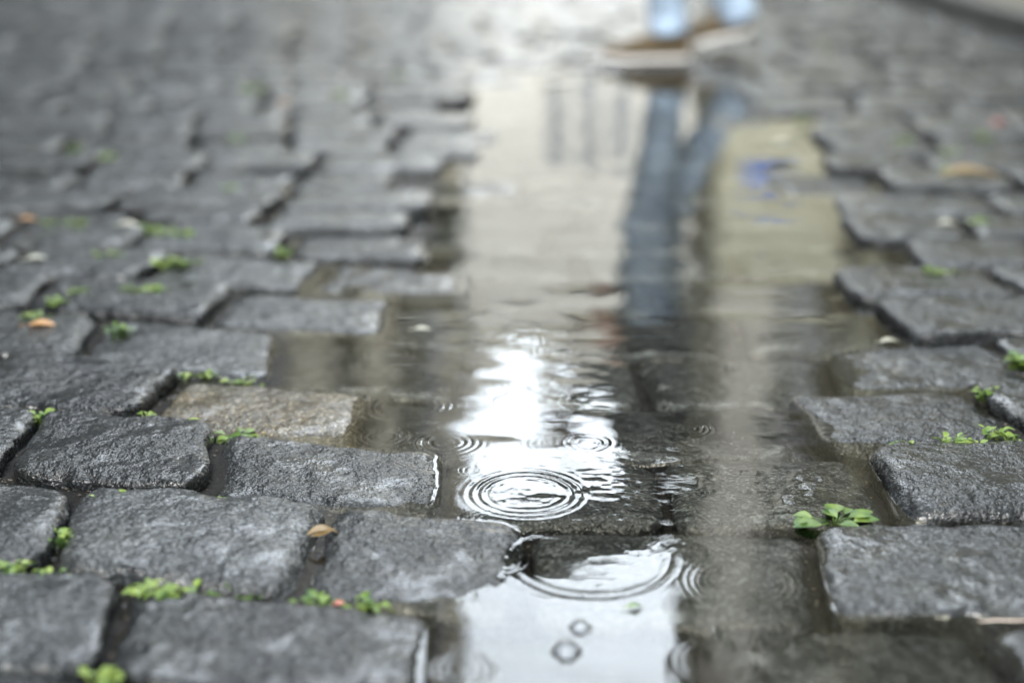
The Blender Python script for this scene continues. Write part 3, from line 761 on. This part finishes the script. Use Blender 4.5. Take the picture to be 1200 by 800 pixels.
# clothes
def loft(name, m_, parent, pts, radii, seg=28, fold=.0, seed=0):
    mb = MB(); mb.tube(pts, radii, seg, True); vs = []
    for (x, y, z) in mb.v:
        vs.append((x+fold*float(vnoise(z*26+x*8, y*20, seed)), y+fold*float(vnoise(z*22, x*24+y*6, seed+1)), z))
    o = mesh(name, vs, mb.f, m_, parent); s_ = o.modifiers.new('sub', 'SUBSURF'); s_.levels = 1; s_.render_levels = 1; return o
def interp(pts, n):
    pts = np.array(pts, float); t = np.linspace(0, 1, len(pts)); q = np.linspace(0, 1, n)
    out = np.stack([np.interp(q, t, pts[:, k]) for k in range(pts.shape[1])], 1)
    ker = np.array([.25, .5, .25]); 
    for _ in range(2):
        pad = np.vstack([out[0], out, out[-1]]); out = sum(ker[k]*pad[k:k+len(out)] for k in range(3))
    return out
def leg(y, a):
    A_ = interp(a, 30); return [tuple(r[:3]) for r in A_], [(float(r[3]), float(r[4])) for r in A_]
pts, rad = leg(-.10, [(-.005, -.06, 1.0, .10, .10), (-.01, -.08, .88, .11, .10), (-.04, -.10, .68, .092, .085), (-.035, -.10, .48, .070, .068), (-.005, -.10, .28, .062, .06), (.012, -.10, .12, .060, .058), (.015, -.10, .085, .060, .058)])
jl = loft('trouser_leg', denim, P_, pts, rad, fold=.008, seed=3)
pts, rad = leg(.10, [(.02, .06, 1.0, .10, .10), (.0, .08, .88, .11, .10), (.0, .10, .68, .092, .085), (.05, .10, .50, .070, .068), (.155, .10, .30, .058, .058), (.25, .10, .16, .058, .060), (.265, .10, .105, .060, .062)])
jr = loft('trouser_leg', denim, P_, pts, rad, fold=.008, seed=9)
jk = interp([(0, 0, .84, .155, .20), (0, 0, .95, .15, .20), (0, 0, 1.1, .14, .19), (0, 0, 1.25, .145, .205), (0, 0, 1.38, .125, .19), (-.01, 0, 1.45, .08, .12), (-.01, 0, 1.49, .065, .07)], 26)
loft('jacket', jack, P_, [tuple(r[:3]) for r in jk], [(float(r[3]), float(r[4])) for r in jk], fold=.008, seed=13)
for pts_ in ([(0, -.16, 1.40), (-.01, -.21, 1.26), (-.02, -.235, 1.12), (-.08, -.24, 1.0), (-.13, -.24, .92)], [(0, .16, 1.40), (-.06, .2, 1.28), (-.12, .22, 1.16), (-.20, .17, 1.19), (-.27, .11, 1.25)]):
    A_ = interp([p+(r, r) for p, r in zip(pts_, (.075, .066, .058, .05, .044))], 16)
    loft('sleeve', jack, P_, [tuple(r[:3]) for r in A_], [(float(r[3]), float(r[4])) for r in A_], fold=.006, seed=17)
# hair cap
hv = MB(); nh = 14
for i in range(nh):
    a = math.pi*i/(nh-1)
    rr_ = .105*math.sin(a)+.002; hv_z = 1.66+.115*math.cos(a)
    for k in range(24):
        th = 2*math.pi*k/24; x_ = rr_*math.cos(th)*1.08
        if x_ < -.045 and hv_z < 1.71: x_ = -.045
        hv.v.append((x_-.012, rr_*.92*math.sin(th), hv_z))
for i in range(nh-1):
    for k in range(24): hv.f.append((i*24+k, i*24+(k+1) % 24, (i+1)*24+(k+1) % 24, (i+1)*24+k))
hv.build('hair', hair, P_, smooth=True)
for sy in (-1, 1):
    e = MB(); e.tube([(-.104, sy*.030, 1.645), (-.112, sy*.030, 1.645)], [.010, .005], 10); e.build('eye', plain('eye_dark', (.05, .04, .03), .2), P_, smooth=True)
# shoes: local heel at 0 pointing -x
def shoe(loc, pitch, yaw):
    s = empty('shoe', loc); s.parent = P_; s.rotation_euler = (0, pitch, yaw); s.scale = (.93, .93, .9)
    n = 20; up = MB(); so = MB(); prof = []
    for i in range(n+1):
        t = i/n; x = .01-.29*t
        w = .034+.012*math.sin(math.pi*min(1, t*1.1))+(.006 if .5 < t < .85 else 0)
        if t > .85: w *= math.sqrt(max(0.02, 1-((t-.85)/.152)**2))
        if t < .08: w *= .8+.2*t/.08
        spring = .012*max(0, (t-.75)/.25)**2
        hgt = float(np.interp(t, [0, .25, .42, .6, .8, 1], [.10, .105, .104, .088, .066, .045]))
        prof.append((x, w, spring, hgt))
    def lof(mb, zlo, zhi, wf):
        rings = []
        for (x, w, sp, hg) in prof:
            lo = zlo(sp, hg); hi = zhi(sp, hg); ring = []
            for k in range(16):
                a = 2*math.pi*k/16; cy = math.copysign(abs(math.cos(a))**.6, math.cos(a)); cz = math.copysign(abs(math.sin(a))**.7, math.sin(a))
                zz = (lo+hi)/2+(hi-lo)/2*cz; ww = w*wf*(1-.35*max(0, (zz-.05)/.05))
                ring.append((x, ww*cy, zz))
            rings.append(ring)
        for r_ in rings: mb.v += r_
        for i in range(n):
            for k in range(16): mb.f.append((i*16+k, i*16+(k+1) % 16, (i+1)*16+(k+1) % 16, (i+1)*16+k))
        mb.f.append(tuple(range(16))); mb.f.append(tuple(n*16+k for k in range(16))[::-1])
    lof(so, lambda s_, h: s_, lambda s_, h: s_+.024, 1.1); lof(up, lambda s_, h: s_+.018, lambda s_, h: s_+h, 1.0)
    so.build('sole', sole, s, smooth=True); up.build('upper', tan, s, smooth=True)
    t = MB(); t.box(.006, .016, -.010, .010, .04, .075); t.build('heel_tab', orange, s, bevel=.003)
    for q in range(4):
        l = MB(); x = -.115-.022*q; l.tube([(x, -.03, .066-.008*q), (x, 0, .083-.009*q), (x, .03, .066-.008*q)], [.003]*3, 6); l.build('lace', sole, s, smooth=True)
shoe((.065, -.10, .0), 0, R(4)); shoe((.295, .10, .060), R(-13), R(-10))

# umbrella
U = empty('umbrella', (PXo-.315, PYo-.02, 1.22)); tag(U, 'open dark umbrella held over the walker, mirrored in the puddle', 'umbrella')
U.rotation_euler = (R(9), R(9), 0)
ucol = plain('umbrella_cloth', (.018, .018, .024), .6, .2, 10); met = plain('umbrella_steel', (.4, .4, .42), .3, metal=1)
hh = .60; Ru = .46
b = MB(); b.tube([(0, 0, -.12), (0, 0, hh+.05)], [.006, .005], 8); b.build('shaft', met, U, smooth=True)
b = MB(); b.tube([(0, 0, -.12)]+[(.03-.03*math.cos(a), 0, -.12-.03*math.sin(a)) for a in np.linspace(.1, math.pi, 8)], [.011]*9, 10); b.build('handle', jack, U, smooth=True)
cv = []; cf = []; nr, na = 10, 64
for i in range(nr+1):
    t = i/nr
    for k in range(na):
        th = 2*math.pi*k/na; lob = abs(math.sin(4*th)); r = Ru*t*(1-.05*lob*t)
        cv.append((r*math.cos(th), r*math.sin(th), hh-.20*t**1.9+.012*lob*t*t))
for i in range(nr):
    for k in range(na): cf.append((i*na+k, (i+1)*na+k, (i+1)*na+(k+1) % na, i*na+(k+1) % na))
cn = mesh('canopy', cv, cf, ucol, U); sol = cn.modifiers.new('thick', 'SOLIDIFY'); sol.thickness = .0012
for k in range(8):
    th = k*math.pi/4+0; b = MB(); b.tube([(Ru*t*math.cos(th), Ru*t*math.sin(th), hh-.20*t**1.9-.004) for t in np.linspace(0.02, 1, 8)], [.002]*8, 6); b.build('rib', met, U, smooth=True)

# ------------------------------------------------------------------ light
wd = bpy.data.worlds.new('World'); sc.world = wd; wd.use_nodes = True; nt = wd.node_tree
bg = nt.nodes['Background']; sky = N(nt, 'ShaderNodeTexSky'); sky.sky_type = 'NISHITA'; sky.sun_disc = False
SUN_EL, SUN_AZ = R(48), R(196)
sky.sun_elevation = SUN_EL; sky.sun_rotation = SUN_AZ; sky.air_density = 1; sky.dust_density = 3
mxn = N(nt, 'ShaderNodeMix', data_type='RGBA'); mxn.inputs[0].default_value = .85
mxn.inputs[7].default_value = (12.4, 13.6, 14.8, 1)     # even rain cloud over the blue
hsn = N(nt, 'ShaderNodeHueSaturation'); hsn.inputs['Saturation'].default_value = .3; L(nt, sky.outputs[0], hsn.inputs['Color']); L(nt, hsn.outputs[0], mxn.inputs[6]); tcw = N(nt, 'ShaderNodeTexCoord'); dp = N(nt, 'ShaderNodeVectorMath', operation='DOT_PRODUCT'); dp.inputs[1].default_value = (.03, .78, .625)
L(nt, tcw.outputs['Generated'], dp.inputs[0]); mrw = N(nt, 'ShaderNodeMapRange'); mrw.interpolation_type = 'SMOOTHSTEP'
mrw.inputs[1].default_value = .84; mrw.inputs[2].default_value = 1.0; mrw.inputs[3].default_value = .52; mrw.inputs[4].default_value = 2.45   # cloud thins out over the end of the street
nzw = N(nt, 'ShaderNodeTexNoise', Scale=5.0, Detail=4.0); L(nt, tcw.outputs['Generated'], nzw.inputs['Vector'])
mnw = N(nt, 'ShaderNodeMapRange'); mnw.inputs[1].default_value = .3; mnw.inputs[2].default_value = .7; mnw.inputs[3].default_value = .85; mnw.inputs[4].default_value = 1.12; L(nt, nzw.outputs['Fac'], mnw.inputs[0])
L(nt, dp.outputs['Value'], mrw.inputs[0]); mlw = N(nt, 'ShaderNodeMath', operation='MULTIPLY'); L(nt, mrw.outputs[0], mlw.inputs[0]); L(nt, mnw.outputs[0], mlw.inputs[1])
scw = N(nt, 'ShaderNodeVectorMath', operation='SCALE'); L(nt, mxn.outputs[2], scw.inputs[0]); L(nt, mlw.outputs[0], scw.inputs['Scale']); L(nt, scw.outputs[0], bg.inputs[0]); bg.inputs[1].default_value = .115
sd = bpy.data.lights.new('sun', 'SUN'); so_ = bpy.data.objects.new('sun', sd); col.objects.link(so_)
sd.energy = 2.0; sd.angle = R(24); sd.color = (1, .97, .92)
dirv = Vector((math.sin(SUN_AZ)*math.cos(SUN_EL), math.cos(SUN_AZ)*math.cos(SUN_EL), math.sin(SUN_EL)))
so_.rotation_euler = dirv.to_track_quat('Z', 'Y').to_euler(); so_.location = (0, -3, 6)

sc.view_settings.view_transform = 'Standard'; sc.view_settings.look = 'None'; sc.view_settings.exposure = 2.03; sc.view_settings.gamma = 1
sc.cycles.use_denoising = True
try: sc.cycles.denoiser = 'OPENIMAGEDENOISE'
except Exception: pass
sc.cycles.max_bounces = 8; sc.cycles.transparent_max_bounces = 12; sc.cycles.sample_clamp_indirect = 6
